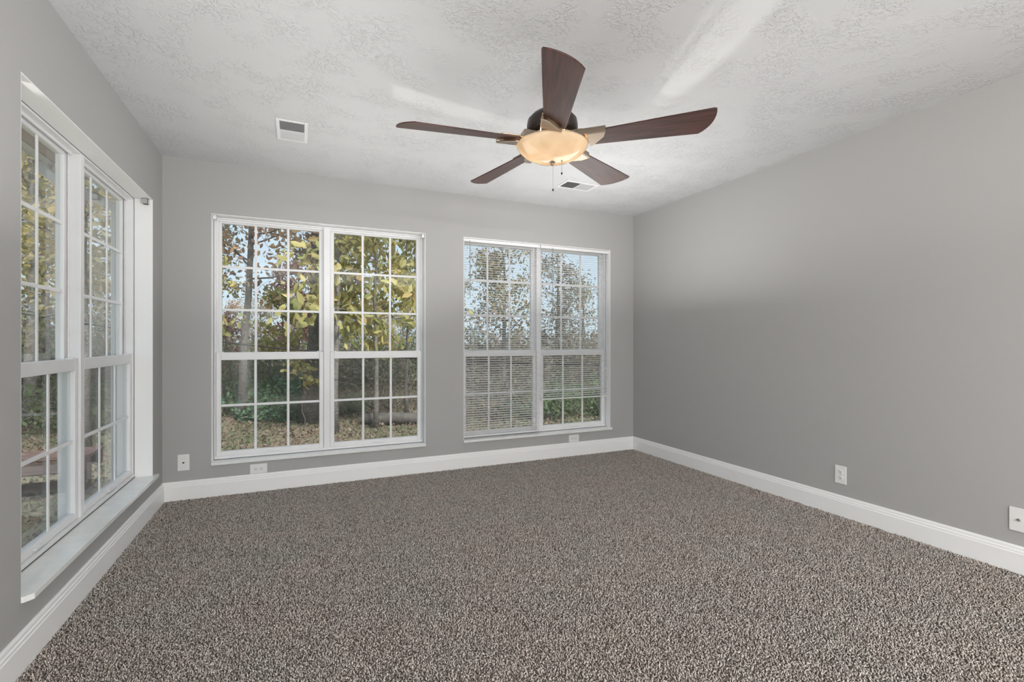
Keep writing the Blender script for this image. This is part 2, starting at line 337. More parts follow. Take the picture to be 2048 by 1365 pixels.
# ------------------------------------------------------------------ windows
def window(name, loc, rz, W, rec, stool_x, proj):
    """local frame: x along the wall, y outwards, z up."""
    root = empty(name, loc, rz, kind='structure')
    # painted returns of the opening
    g = MB(); t = .004; D = rec + .02
    g.box(0, t, .0005, D, Z0, Z1); g.box(W - t, W, .0005, D, Z0, Z1); g.box(t, W - t, .0005, D, Z1 - t, Z1)
    g.build('reveal', M['reveal'], root)
    # stool
    a, b_, cut = stool_x
    g = MB()
    prof = [(0, rec + .03), (0, 0), (a, 0), (a, -proj + cut), (a + cut, -proj), (b_ - .004, -proj), (b_, -proj + .004), (b_, 0), (W, 0), (W, rec + .03)]
    g.prism(prof, Z0 - .02, Z0, 'z'); g.build('sill', M['stool'], root, bevel=.003)
    # frame
    fw, mw = .016, .046; y0, y1 = rec, rec + .086
    g = MB()
    g.box(t, fw, y0, y1, Z0, Z1 - t); g.box(W - fw, W - t, y0, y1, Z0, Z1 - t)
    g.box(fw, W - fw, y0, y1, Z1 - fw, Z1 - t); g.box(fw, W - fw, y0, y1, Z0, Z0 + .014)
    g.box(fw, W - fw, y0 - .004, y0 + .006, Z0, Z0 + .022)          # interior sill lip
    for s_, e_ in ((fw, fw + .012), (W - fw - .012, W - fw)):          # jamb liner tracks
        g.box(s_, e_, y0 + .040, y0 + .045, 1.05, Z1 - fw)
    g.box(fw, W - fw, y0 + .028, y0 + .036, Z1 - fw - .012, Z1 - fw)
    g.build('frame', M['vinyl'], root)
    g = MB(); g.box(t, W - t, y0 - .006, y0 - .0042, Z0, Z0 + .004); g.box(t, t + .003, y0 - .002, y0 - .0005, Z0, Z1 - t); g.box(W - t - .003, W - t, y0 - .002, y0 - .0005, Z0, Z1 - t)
    g.box(t, W - t, y0 - .002, y0 - .0005, Z1 - t - .002, Z1 - t); g.build('frame_shadow_line', M['shadow_line'], root)  # dark strips drawn as the shadow lines between frame and reveal
    c = W / 2
    g = MB(); g.box(c - mw / 2, c + mw / 2, y0 - .002, y1, Z0, Z1 - fw)
    g.box(c - mw / 2 - .008, c + mw / 2 + .008, y0 + .040, y0 + .045, 1.05, Z1 - fw)
    g.build('mullion', M['vinyl'], root, bevel=.002)
    ST = .033; ZM0, ZM1 = .991, 1.050
    for (sa, sb) in ((fw, c - mw / 2), (c + mw / 2, W - fw)):
        sa += .001; sb -= .001
        # upper sash, outer track
        u0, u1 = y0 + .050, y0 + .082
        g = MB(); zt = Z1 - fw - .001
        g.box(sa, sa + ST, u0, u1, ZM0 + .005, zt); g.box(sb - ST, sb, u0, u1, ZM0 + .005, zt)
        g.box(sa + ST, sb - ST, u0, u1, zt - .022, zt); g.box(sa + ST, sb - ST, u0, u1, ZM0 + .005, ZM1 - .004)
        sash = g.build('sash', M['vinyl'], root, bevel=.002); sash['label'] = 'upper sash'
        ga, gb, gz0, gz1 = sa + ST, sb - ST, ZM1 - .004, zt - .022
        ug = (u0 + u1) / 2 - .004
        MB().box(ga, gb, ug, ug + .003, gz0, gz1).build('glass', M['glass'], sash)
        g = MB(); mt = .009
        for k in (1, 2):
            x = ga + (gb - ga) * k / 3; g.box(x - mt, x + mt, ug - .007, ug - .001, gz0, gz1)
            z = gz0 + (gz1 - gz0) * k / 3; g.box(ga, gb, ug - .0075, ug - .0015, z - mt, z + mt)
        g.build('muntins', M['vinyl'], sash, bevel=.002)
        # lower sash, inner track
        l0, l1 = y0 + .008, y0 + .038
        g = MB(); zb = Z0 + .0145
        g.box(sa, sa + ST, l0, l1, zb, ZM1); g.box(sb - ST, sb, l0, l1, zb, ZM1)
        g.box(sa + ST, sb - ST, l0, l1, zb, .307); g.box(sa + ST, sb - ST, l0, l1, ZM0, ZM1)
        sash = g.build('sash', M['vinyl'], root, bevel=.003); sash['label'] = 'lower sash'
        lg = (l0 + l1) / 2 + .002
        MB().box(ga, gb, lg, lg + .003, .307, ZM0).build('glass', M['glass'], sash)
        g = MB()
        for k in (1, 2):
            x = ga + (gb - ga) * k / 3; g.box(x - mt, x + mt, lg - .007, lg - .001, .307, ZM0)
        z = (.307 + ZM0) / 2; g.box(ga, gb, lg - .0075, lg - .0015, z - mt, z + mt)
        g.build('muntins', M['vinyl'], sash, bevel=.002)
        MB().box(sa, sb, y0 + .0835, y0 + .0842, Z0 + .02, ZM0 + .02).build('insect_screen', M['screen'], root)
        g = MB(); g.box(sa - .0012, sa - .0002, l0 + .001, l0 + .003, zb, ZM1); g.box(sb + .0002, sb + .0012, l0 + .001, l0 + .003, zb, ZM1); g.build('sash_shadow_line', M['shadow_line'], root)  # dark strips in place of the shadow lines beside the lower sash
        xm = (sa + sb) / 2
        g = MB(); g.box(xm - .045, xm + .045, l0 - .012, l0 + .001, Z0 + .034, Z0 + .041)
        g.build('sash_lift', M['vinyl'], sash, bevel=.001)
        g = MB(); g.box(sa + .02, sa + .05, l0 + .002, l1, ZM1, ZM1 + .004); g.box(sb - .05, sb - .02, l0 + .002, l1, ZM1, ZM1 + .004)
        g.build('tilt_latch', M['vinyl'], sash)
    return root
window('window_1', (W1[0], YF, 0), 0, W1[1] - W1[0], .075, (0, W1[1] - W1[0], .001), .018)
window('window_2', (W2[0], YF, 0), 0, W2[1] - W2[0], .075, (-.004, W2[1] - W2[0] + .015, .001), .022)
window('window_3', (XL, WL[0], 0), R(90), WL[1] - WL[0], .100, (.001, WL[1] - WL[0] + .03, .022), .028)

# small blind brackets left in the head of the openings
def bracket(loc, rz, label, big=False):
    r = empty('blind_bracket', loc, rz, label, 'bracket', 'empty blind brackets')
    w_ = .036 if big else .026
    g = MB(); g.box(0, w_, 0, .002, -.034, 0); g.box(0, .0016, 0, .034, -.034, 0); g.box(w_ - .0016, w_, 0, .034, -.034, 0); g.box(0, w_, 0, .034, -.0016, 0)
    g.build('housing', M['steel'] if big else M['plate'], r)
    g = MB(); g.box(.003, w_ - .003, -.0015, 0, -.032, -.006); g.build('cover', M['steel'] if big else M['plate'], r)
    g = MB(); g.box(.004, w_ - .004, .004, .030, -.030, -.004); g.build('catch', M['dark'], r)
bracket((W1[0] + .005, YF + .012, Z1 - .005), 0, 'small blind bracket in the top left corner of the unshaded back window')
bracket((W1[1] - .031, YF + .012, Z1 - .005), 0, 'small blind bracket in the top right corner of the unshaded back window')
bracket((XL - .018, WL[1] - .041, Z1 - .005), R(90), 'metal blind bracket high on the far reveal of the left window', True)

# ------------------------------------------------------------------ mini blinds in window 2
def blind(x0, x1, zbot, label, wand_x, wand_z, cord_x):
    yc = YF + .036
    r = empty('mini_blind', ((x0 + x1) / 2, yc, Z1 - .006), 0, label, 'blind', 'white mini blinds on the right back window')
    cx, zt = (x0 + x1) / 2, Z1 - .006
    def L(x): return x - cx
    g = MB(); g.box(L(x0), L(x1), -.013, .013, -.026, 0); g.build('headrail', M['vinyl'], r, bevel=.002)
    g = MB(); zb = zbot - zt
    g.box(L(x0) + .004, L(x1) - .004, -.012, .012, zb, zb + .011); g.build('bottom_rail', M['slat'], r, bevel=.003)
    g = MB(); z = -.026 - .018; pitch = .0212; prof0 = []
    N = 5; arc = []
    for i in range(N + 1):
        y = -.0125 + .025 * i / N; arc.append((y, .0022 * (1 - (y / .0125) ** 2)))
    tilt = R(5)
    zs = []
    while z > zb + .02: zs.append(z); z -= pitch
    for z in zs:
        pr = [(y * math.cos(tilt) - q * math.sin(tilt), z + y * math.sin(tilt) + q * math.cos(tilt)) for y, q in arc]
        pr2 = [(y, q - .0006) for y, q in pr[::-1]]
        g.prism(pr + pr2, L(x0) + .004, L(x1) - .004, 'x')
    g.build('slats', M['slat'], r)
    g = MB()
    for fx in (.12, .88):
        x = L(x0 + (x1 - x0) * fx)
        for y in (-.0135, .0135): g.tube([(x, y, -.026), (x, y, zb + .008)], .0006, 4)
    g.build('ladder_cord', M['cord'], r)
    g = MB(); x = L(wand_x); g.tube([(x, -.018, -.02), (x, -.020, wand_z - zt)], .0032, 6); g.tube([(x, -.013, -.018), (x, -.018, -.022)], .002, 6)
    g.build('tilt_wand', M['greywand'], r)
    g = MB(); x = L(cord_x)
    g.tube([(x, -.016, -.02), (x, -.017, -.9)], .0009, 4)
    for k in range(5): g.lathe([(.0001, -.009), (.004, -.006), (.005, 0), (.003, .007), (.0001, .009)], 8, (x, -.017, -.05 - .022 * k))
    g.build('lift_cord', M['cord'], r)
    return r
blind(W2[0] + .008, 2.128, .268, 'left mini blind in the right back window, lowered to the sill', W2[0] + .066, 1.52, 2.055)
blind(2.136, W2[1] - .008, .565, 'right mini blind in the right back window, stopping short of the sill', 2.265, 1.30, 2.86)

# ------------------------------------------------------------------ wall plates
def plate_frame(loc, rz): return Matrix.Translation(loc) @ Matrix.Rotation(rz, 4, 'Z')
def plate(name, loc, rz, label, cat, horizontal=False, kind='outlet', group=None):
    """local: x along wall, y into the wall, origin at plate centre on the wall face"""
    r = empty(name, loc, rz, label, cat, group)
    hw, hh = (.0575, .036) if horizontal else (.036, .0575)
    hw2 = hw
    g = MB(); g.box(-hw2, hw2, -.006, 0, -hh, hh); g.build('cover_plate', M['plate'], r, bevel=.0025)
    def sw(x, z): return (z, x) if horizontal else (x, z)
    if kind == 'outlet':
        for s in (-1, 1):
            g = MB(); n = 20; pr = []
            for k in range(n):
                a = 2 * math.pi * k / n; x, z = .0172 * math.cos(a), max(-.0135, min(.0135, .0172 * math.sin(a)))
                x, z = sw(x, z); cx_, cz = sw(0, s * .0195); pr.append((cx_ + x, cz + z))
            g.prism(pr, -.0085, -.0055, 'y'); rec = g.build('receptacle', M['plate'], r)
            g = MB()
            for (px, pz, w_, h_) in ((-.0065, .003, .0014, .0045), (.0065, .003, .0014, .0038)):
                x, z = sw(px, s * .0195 + pz); a_, b_ = sw(w_, h_); g.box(x - a_, x + a_, -.0088, -.008, z - b_, z + b_)
            x, z = sw(0, s * .0195 - .0075); g.box(x - .0024, x + .0024, -.0088, -.008, z - .0024, z + .0024)
            g.build('slots', M['dark'], rec)
        g = MB(); g.tube([(0, -.0072, 0), (0, -.0055, 0)], .003, 10); g.build('screw', M['steel'], r)
    elif kind == 'phone':
        g = MB(); g.box(-.006, .006, -.0068, -.0058, -.005, .003); g.box(-.002, .002, -.0068, -.0058, -.008, .003); g.build('jack', M['dark'], r)
        for z in (-.04, .04):
            g = MB(); g.tube([(0, -.0072, z), (0, -.0055, z)], .003, 10); g.build('screw', M['plate'], r)
    else:
        g = MB(); g.tube([(0, -.016, 0), (0, -.005, 0)], .0045, 6); g.tube([(0, -.008, 0), (0, -.005, 0)], .0075, 6); g.build('coax_connector', M['steel'], r)
        for z in (-.04, .04):
            g = MB(); g.tube([(0, -.0072, z), (0, -.0055, z)], .003, 10); g.build('screw', M['plate'], r)
plate('wall_plate', (-.745, YF, .268), 0, 'white phone jack plate low in the left corner of the back wall', 'wall plate', kind='phone')
plate('power_outlet', (-.270, YF, .1725), 0, 'sideways white outlet on the baseboard below the unshaded back window', 'outlet', True)
plate('power_outlet', (2.489, YF, .1735), 0, 'sideways white outlet on the baseboard below the window with blinds', 'outlet', True)
plate('power_outlet', (XR, 1.975, .268), R(-90), 'upright white outlet on the plain grey right wall', 'outlet')
plate('wall_plate', (XR, 1.132, .262), R(-90), 'white coaxial cable plate low on the right wall at the frame edge', 'wall plate', kind='coax')

# ------------------------------------------------------------------ ceiling registers
def register(loc, rz, label):
    """long side along local x, banks split across local x"""
    r = empty('ceiling_vent', loc, rz, label, 'vent')
    a, b_ = .155, .088
    g = MB()
    for (x0, x1, y0, y1) in ((-a, a, -b_, -b_ + .020), (-a, a, b_ - .020, b_), (-a, -a + .020, -b_ + .020, b_ - .020), (a - .020, a, -b_ + .020, b_ - .020), (-.004, .004, -b_ + .02, b_ - .02)):
        g.box(x0, x1, y0, y1, -.006, 0)
    g.build('frame', M['vent'], r, bevel=.002)
    g = MB(); g.box(-a + .018, a - .018, -b_ + .018, b_ - .018, -.0012, -.0004); g.build('duct', M['duct'], r)
    for s in (-1, 1):
        g = MB(); n = 11
        for k in range(n):
            x = s * (.010 + (a - .032) * (k + .5) / n)
            m = Matrix.Translation((x, 0, -.0045)) @ Matrix.Rotation(R(s * 42), 4, 'Y')
            g.box(-.0048, .0048, -b_ + .02, b_ - .02, -.0004, .0004, m)
        g.build('louvers', M['louver'], r)
    for x in (-a + .008, a - .008): MB().tube([(x, 0, -.0075), (x, 0, -.005)], .003, 8).build('screw', M['steel'], r)
register((-.032, 3.278, ZC), R(90), 'white ceiling register left of the fan, above the unshaded back window')
register((2.145, 3.458, ZC), 0, 'white ceiling register right of and behind the fan, near the back wall')

# ------------------------------------------------------------------ ceiling fan
FX, FY, ZB = 1.114, 2.025, 2.085
fan = empty('ceiling_fan', (FX, FY, ZC), 0, 'five blade ceiling fan with dark cherry blades and lit amber glass bowl', 'ceiling fan')
zc = lambda z: z - ZC
g = MB(); g.lathe([(.0001, 0), (.048, 0), (.048, -.012), (.040, -.040), (.030, -.060), (.014, -.064), (.0001, -.064)], 40); g.build('canopy', M['bronze'], fan, True)
g = MB(); g.tube([(0, 0, -.06), (0, 0, zc(2.235))], .011, 12); g.build('downrod', M['bronze'], fan, True)
g = MB(); g.lathe([(.0001, zc(2.236)), (.045, zc(2.234)), (.095, zc(2.215)), (.118, zc(2.19)), (.122, zc(2.165)), (.122, zc(2.14)), (.112, zc(2.125)), (.085, zc(2.118)), (.0001, zc(2.118))], 48); g.build('motor_housing', M['bronze'], fan, True)
g = MB(); g.lathe([(.0001, zc(2.119)), (.10, zc(2.119)), (.10, zc(2.112)), (.058, zc(2.108)), (.055, zc(2.10)), (.13, zc(2.090)), (.160, zc(2.084)), (.160, zc(2.080)), (.12, zc(2.086)), (.0001, zc(2.090))], 48)
g.build('light_fitter', M['nickel'], fan, True)
# bowl: open shell
prof = []
for k in range(15):
    a = math.pi / 2 * k / 14; prof.append((.001 + .171 * math.cos(a) ** .95, zc(2.074) - .082 * math.sin(a) ** 1.35))
inner = [(max(.0005, r_ - .004), z_ + .004 + (0 if i else -.004)) for i, (r_, z_) in enumerate(prof)][::-1]
bowl = MB().lathe(inner + prof, 64).build('glass_bowl', M['bowl'], fan, True)
g = MB(); g.lathe([(.0001, zc(1.974)), (.006, zc(1.976)), (.0085, zc(1.982)), (.006, zc(1.987)), (.012, zc(1.990)), (.017, zc(1.994)), (.017, zc(1.998)), (.0001, zc(2.0))], 24); g.build('finial', M['nickel'], fan, True)
for i, (dx, dy, z0_, z1_) in enumerate(((.035, -.030, 1.994, 1.935), (.002, -.004, 1.974, 1.860))):
    g = MB(); g.tube([(dx, dy, zc(z0_)), (dx, dy, zc(z1_))], .0008, 5)
    ch = g.build('pull_chain', M['nickel'], fan)
    if i == 0: g = MB(); g.lathe([(.0001, .004), (.004, .002), (.004, -.002), (.0001, -.004)], 10, (dx, dy, zc(z0_))); g.build('chain_stop', M['nickel'], ch, True)
    g = MB(); g.lathe([(.0001, .006), (.0035, .003), (.0045, -.003), (.0001, -.008)], 10, (dx, dy, zc(z1_))); g.build('pull_knob', M['bronze'], ch, True)
def blade_outline():
    pts = [(.175, -.050), (.175, .050), (.30, .056), (.50, .067), (.655, .076)]
    n = 9
    for k in range(1, n):                       # rounded, raked tip from one corner to the other
        t = k / n; x = .655 + (.725 - .655) * t; y = .076 + (-.078 - .076) * t
        bulge = .024 * math.sin(math.pi * t) ** .8
        pts.append((x + bulge * .9, y + bulge * .42))
    pts += [(.725, -.078), (.715, -.082), (.50, -.070), (.30, -.057)]
    return pts
BO = blade_outline()
for k in range(5):
    ang = R(28.7 + 72 * k)
    base = Matrix.Rotation(ang, 4, 'Z'); pit = Matrix.Rotation(R(-13), 4, 'X')
    def place(o, z=zc(ZB)): o.matrix_local = Matrix.Translation((0, 0, z)) @ base @ pit
    g = MB(); g.prism(BO, -.003, .003, 'z'); o = g.build('blade', M['blade'], fan, bevel=.002)
    place(o)
    # bracket: wedge box under the root plus arm to the motor
    g = MB()
    g.prism([(.125, -.062), (.125, .040), (.175, .048), (.262, .048), (.262, -.062)], .0034, .010, 'z')      # upper plate
    g.prism([(.125, -.062), (.125, -.056), (.262, -.056), (.262, -.062)], -.020, .0034, 'z')                  # side wall
    g.prism([(.176, -.056), (.176, .036), (.190, .036), (.250, -.020), (.262, -.056)], -.020, -.013, 'z')     # lower plate
    o2 = g.build('blade_bracket', M['nickel'], fan, bevel=.002); place(o2)
    g = MB(); g.box(.085, .15, -.030, .030, -.024, .020); o3 = g.build('blade_arm', M['nickel'], fan, bevel=.002); o3.matrix_local = Matrix.Translation((0, 0, zc(ZB + .018))) @ base
for k, (bx_, by_) in enumerate(((-.055, .055), (.085, -.010))):
    l = bpy.data.lights.new('bulb', 'POINT'); l.energy = 3.1; l.shadow_soft_size = .02; l.color = (1, .78, .52)
    o = bpy.data.objects.new('bulb', l); C.objects.link(o); o.parent = fan; o.location = (bx_, by_, zc(2.040))
hl = empty('hall_ceiling_light', (-.235, -6.0, ZC), 0, 'small round lit amber ceiling light in the hall, mirrored in the back window', 'ceiling light')
MB().lathe([(.0001, 0), (.15, 0), (.15, -.02), (.138, -.028), (.0001, -.028)], 32).build('base_plate', M['nickel'], hl, True)
MB().lathe([(.136, -.028), (.128, -.055), (.10, -.085), (.055, -.105), (.0001, -.112)], 32).build('glass_bowl', emis('lit_amber_glass', (1, .72, .42), 7), hl, True)

# ------------------------------------------------------------------ eave and gutter outside the left window
g = MB(); g.box(-1.46, XL - TH, YB, 4.42, 2.30, 2.34); struct(g.build('trim_1', M['soffit']))
g = MB(); g.box(-1.47, -1.455, YB, 4.42, 2.30, 2.46); struct(g.build('trim_2', M['white']))
gt = empty('rain_gutter', (-1.47, 4.3, 2.3), 0, 'white rain gutter with ribbed downspout elbow outside the left window', 'gutter')
pr = [(0, .12), (0, 0), (-.07, 0), (-.115, .05), (-.125, .11), (-.120, .11), (-.110, .052), (-.068, .004), (-.004, .004), (-.004, .12)]
g = MB(); g.prism([(p - .001, q) for p, q in pr], -8, .10, 'y'); g.build('gutter_trough', M['gutter'], gt)
def ribbed(pts, w_, d_, name, ribs=True):
    vs = []; fs = []; pts = [Vector(p) for p in pts]; n = 20
    for i, p in enumerate(pts):
        t = (pts[min(i + 1, len(pts) - 1)] - pts[max(i - 1, 0)]).normalized(); s_ = Vector((0, 1, 0)); b2 = t.cross(s_).normalized()
        rr = .93 if (ribs and i % 2) else 1.0
        for k in range(n):
            a = 2 * math.pi * k / n; ca, sa = math.cos(a), math.sin(a)
            x = math.copysign(abs(ca) ** .4, ca) * w_ * rr * (1 + .04 * math.cos(5 * a)); y = math.copysign(abs(sa) ** .4, sa) * d_ * rr
            vs.append(p + s_ * x + b2 * y)
    for i in range(len(pts) - 1):
        for k in range(n): fs.append((i * n + k, i * n + (k + 1) % n, (i + 1) * n + (k + 1) % n, (i + 1) * n + k))
    return MB().add(vs, fs).build(name, M['gutter'], gt)
yE = -.17
el = [(-.05, yE, .02), (-.05, yE, -.03)]
for k in range(11):
    a = k / 10; el.append((-.05 + .30 * a ** 1.2 * 1.0, yE, -.04 - .17 * a ** .9))
for k in range(8):
    a = (k + 1) / 8; el.append((.25 + .08 * math.sin(a * math.pi / 2), yE, -.21 - .06 * a))
ribbed(el, .042, .032, 'downspout_elbow')
ribbed([(.335, yE, -.27), (.335, yE, -1.5), (.335, yE, -2.7)], .040, .030, 'downspout', False)

# ------------------------------------------------------------------ outdoors
GZ = -.5
def ground_mat():
    m, t, b = newmat('yard_ground'); L = t.links.new; tcn = t.nodes.new('ShaderNodeTexCoord')
    n = t.nodes.new('ShaderNodeTexNoise'); n.inputs['Scale'].default_value = .8; n.inputs['Detail'].default_value = 8; n.inputs['Roughness'].default_value = .7
    r = t.nodes.new('ShaderNodeValToRGB'); e = r.color_ramp.elements
    e[0].position = .38; e[0].color = (.16, .19, .10, 1); e[1].position = .62; e[1].color = (.27, .20, .14, 1)
    L(tcn.outputs['Object'], n.inputs['Vector']); L(n.outputs['Fac'], r.inputs[0]); L(r.outputs[0], b.inputs['Base Color']); b.inputs['Roughness'].default_value = .95
    return m
def leaf_mat(name, cols, transl=.45):
    m, t, b = newmat(name); L = t.links.new; t.nodes.remove(b); out = t.nodes['Material Output']
    gm = t.nodes.new('ShaderNodeNewGeometry'); r = t.nodes.new('ShaderNodeValToRGB'); r.color_ramp.interpolation = 'LINEAR'
    e = r.color_ramp.elements
    e[0].color = (*cols[0], 1); e[-1].color = (*cols[-1], 1)
    for i, c in enumerate(cols[1:-1]): e.new((i + 1) / (len(cols) - 1)).color = (*c, 1)
    d = t.nodes.new('ShaderNodeBsdfDiffuse'); tl = t.nodes.new('ShaderNodeBsdfTranslucent'); mx = t.nodes.new('ShaderNodeMixShader'); mx.inputs[0].default_value = transl
    L(gm.outputs['Random Per Island'], r.inputs[0]); L(r.outputs[0], d.inputs[0]); L(r.outputs[0], tl.inputs[0]); L(d.outputs[0], mx.inputs[1]); L(tl.outputs[0], mx.inputs[2]); L(mx.outputs[0], out.inputs[0])
    return m
M['ground'] = ground_mat()
M['bark'] = P('grey_bark', (.21, .195, .18), .9, noise=(14, .35), bump=(28, .8, .03))
M['barkdark'] = P('dark_bark', (.12, .11, .10), .9, noise=(14, .35), bump=(28, .8, .03))
M['twig'] = P('bare_twig', (.30, .27, .24), .9)
M['logm'] = P('weathered_log', (.13, .12, .11), .9, noise=(10, .35), bump=(24, .6, .02))
LF = {
 'yellowgreen': leaf_mat('leaf_yellow_green', [(.32, .36, .16), (.50, .47, .20), (.64, .56, .26), (.44, .44, .20), (.60, .42, .20)]),
 'tan': leaf_mat('leaf_tan_orange', [(.52, .34, .22), (.64, .44, .24), (.52, .34, .26), (.40, .28, .22), (.62, .46, .28)]),
 'gold': leaf_mat('leaf_gold', [(.56, .44, .22), (.50, .40, .20), (.38, .36, .20), (.58, .48, .28), (.30, .32, .18)]),
 'red': leaf_mat('leaf_russet', [(0.370, 0.179, 0.146), (0.454, 0.256, 0.197), (0.316, 0.183, 0.150), (0.484, 0.334, 0.235)]),
 'green': leaf_mat('leaf_green', [(0.155, 0.238, 0.122), (0.218, 0.292, 0.151), (0.256, 0.289, 0.173), (0.134, 0.200, 0.126)]),
 'mixed': leaf_mat('leaf_mixed', [(0.284, 0.301, 0.177), (0.478, 0.379, 0.230), (0.362, 0.246, 0.188), (0.256, 0.272, 0.189), (0.440, 0.423, 0.257)]),
 'brush': leaf_mat('leaf_brush', [(0.273, 0.248, 0.207), (0.234, 0.251, 0.176), (0.355, 0.305, 0.247), (0.189, 0.181, 0.156), (0.367, 0.267, 0.217)]),
 'litter': leaf_mat('leaf_litter', [(.20, .15, .12), (.28, .21, .17), (.17, .14, .11), (.36, .29, .24), (.18, .17, .13)], .1),
 'ivy': leaf_mat('leaf_ivy', [(.12, .26, .17), (0.095, 0.186, 0.111), (0.143, 0.259, 0.159), (0.181, 0.280, 0.156)], .2),
}
def leaves(name, pts, size, mat, parent=None, aspect=.5, droop=.3, jit=.35):
    """one mesh of folded, pointed leaves (six vertices each)"""
    pts = np.asarray(pts, float); n = len(pts)
    d = rng.normal(size=(n, 3)); d[:, 2] -= droop * 1.5; d /= np.linalg.norm(d, axis=1)[:, None]
    q = rng.normal(size=(n, 3)); s = np.cross(d, q); s /= np.linalg.norm(s, axis=1)[:, None]; nn = np.cross(d, s)
    L = (size * (1 + jit * rng.uniform(-1, 1, n)))[:, None]; W_ = L * aspect * .5
    v = np.empty((n, 6, 3))
    v[:, 0] = pts; v[:, 1] = pts + d * L * .30 + s * W_ * .8 + nn * L * .07; v[:, 2] = pts + d * L * .66 + s * W_ + nn * L * .09
    v[:, 3] = pts + d * L; v[:, 4] = pts + d * L * .66 - s * W_ + nn * L * .09; v[:, 5] = pts + d * L * .30 - s * W_ * .8 + nn * L * .07
    me = bpy.data.meshes.new(name); base = np.arange(n)[:, None] * 6
    f = np.concatenate([base + np.array([[0, 1, 2, 3]]), base + np.array([[0, 3, 4, 5]])], 1).reshape(-1)
    me.vertices.add(n * 6); me.vertices.foreach_set('co', v.reshape(-1))
    me.loops.add(len(f)); me.loops.foreach_set('vertex_index', f.astype(np.int32))
    me.polygons.add(n * 2); me.polygons.foreach_set('loop_start', np.arange(0, n * 8, 4, dtype=np.int32)); me.polygons.foreach_set('loop_total', np.full(n * 2, 4, np.int32))
    me.update(); me.validate(); me.materials.append(mat)
    o = bpy.data.objects.new(name, me); C.objects.link(o); o.parent = parent
    return o
def wander(p, d, length, r0, r1, n=6, wob=.12, up=0):
    p = Vector(p); d = Vector(d).normalized(); pts = [p.copy()]; rs = [r0]
    for k in range(n):
        d = (d + Vector([random.gauss(0, wob) for _ in range(3)]) + Vector((0, 0, up))).normalized()
        p = p + d * (length / n); pts.append(p.copy()); rs.append(r0 + (r1 - r0) * (k + 1) / n)
    return pts, rs, d
def tree(name, x, y, label, cat, mat, trunk, h, spread, nleaf, leaf, z0=1.2, lean=(0, 0), bark='bark', nb=14, group=None, sparse=.35, aspect=.55, flare=1.5, droop=.3, seg=10, zfrac=1.0, sub=4):
    r = empty(name, (x, y, GZ), 0, label, cat, group)
    n = 9; pts = []; rs = []
    for k in range(n + 1):
        t = k / n; pts.append((lean[0] * t * h + random.gauss(0, .02) * (k > 0), lean[1] * t * h + random.gauss(0, .02) * (k > 0), t * h))
        rs.append(trunk * (1 - .75 * t) * (1 + (flare - 1) * math.exp(-t * h / .35)))
    pts[0] = (0, 0, -.1)
    MB().tube(pts, rs, seg).build('trunk', M[bark], r, True)
    g = MB(); ends = []
    for k in range(nb):
        z = z0 + (h - z0) * ((k + random.random()) / nb); t = z / h
        i = min(n - 1, int(t * n)); f = t * n - i; p = Vector(pts[i]).lerp(Vector(pts[i + 1]), f)
        a = random.uniform(0, 2 * math.pi); ln = spread * (1.05 - .55 * max(0, (z - z0) / (h - z0))) * random.uniform(.7, 1.15)
        d = Vector((math.cos(a), math.sin(a), random.uniform(.1, .7)))
        r0 = max(.008, trunk * .32 * (1 - .6 * t))
        bp_, br, dd = wander(p, d, ln, r0, .004, 6, .16); g.tube(bp_, br, 5, False)
        for q in range(1, len(bp_)):
            ends.append(bp_[q])
            for _ in range(sub // 2):
                d2 = (dd + Vector([random.gauss(0, .8) for _ in range(3)])).normalized()
                sp, sr, _d = wander(bp_[q], d2, ln * .33, r0 * .3, .002, 4, .2); g.tube(sp, sr, 4, False); ends += sp[1:]
    g.build('branches', M[bark], r)
    if nleaf:
        E_ = np.array([tuple(e) for e in ends]); idx = rng.integers(0, len(E_), nleaf)
        lp = E_[idx] + rng.normal(size=(nleaf, 3)) * spread * .10
        leaves('foliage', lp, leaf, mat, r, aspect, droop)
    return r
def shrub(name, x, y, label, cat, mat, rx, h, nleaf, leaf, nst=26, group=None, twig='twig', z=GZ, aspect=.55, low=0.0):
    r = empty(name, (x, y, z), 0, label, cat, group); g = MB(); ends = []
    for k in range(nst):
        a = random.uniform(0, 2 * math.pi); q = rx * .35 * math.sqrt(random.random())
        d = Vector((math.cos(a) * .8, math.sin(a) * .8, random.uniform(.5, 1.6)))
        ln = math.hypot(rx * .6, h) * random.uniform(.6, 1.05)
        pts, rs, dd = wander((q * math.cos(a), q * math.sin(a), 0), d, ln, .009, .002, 7, .2); g.tube(pts, rs, 4, False)
        for p in pts[2:]:
            sp, sr, _ = wander(p, (random.gauss(0, 1), random.gauss(0, 1), random.gauss(.2, .6)), ln * .3, .004, .0015, 3, .25); g.tube(sp, sr, 3, False); ends += sp
        ends += pts[2:]
    g.build('stems', M[twig], r)
    E_ = np.array([tuple(e) for e in ends]); E_ = E_[E_[:, 2] > low]
    lp = E_[rng.integers(0, len(E_), nleaf)] + rng.normal(size=(nleaf, 3)) * rx * .09
    lp[:, 2] = np.abs(lp[:, 2])
    leaves('foliage', lp, leaf, mat, r, aspect)
    return r
g = MB(); n = 60
vs = []; fs = []
for i in range(n + 1):
    for j in range(n + 1):
        x = -45 + 100 * i / n; y = -12 + 92 * j / n
        z = GZ + .02 * math.sin(x * 1.3) * math.cos(y * .9) + max(0, y - 22) * .02
        if y < 12: z = min(z, GZ + .02)
        vs.append((x, y, z))
for i in range(n):
    for j in range(n): fs.append((i * (n + 1) + j, (i + 1) * (n + 1) + j, (i + 1) * (n + 1) + j + 1, i * (n + 1) + j + 1))
tag(MB().add(vs, fs).build('yard_ground', M['ground'], None, True), 'leaf strewn yard of thin grass outside the windows', 'ground', kind='structure')
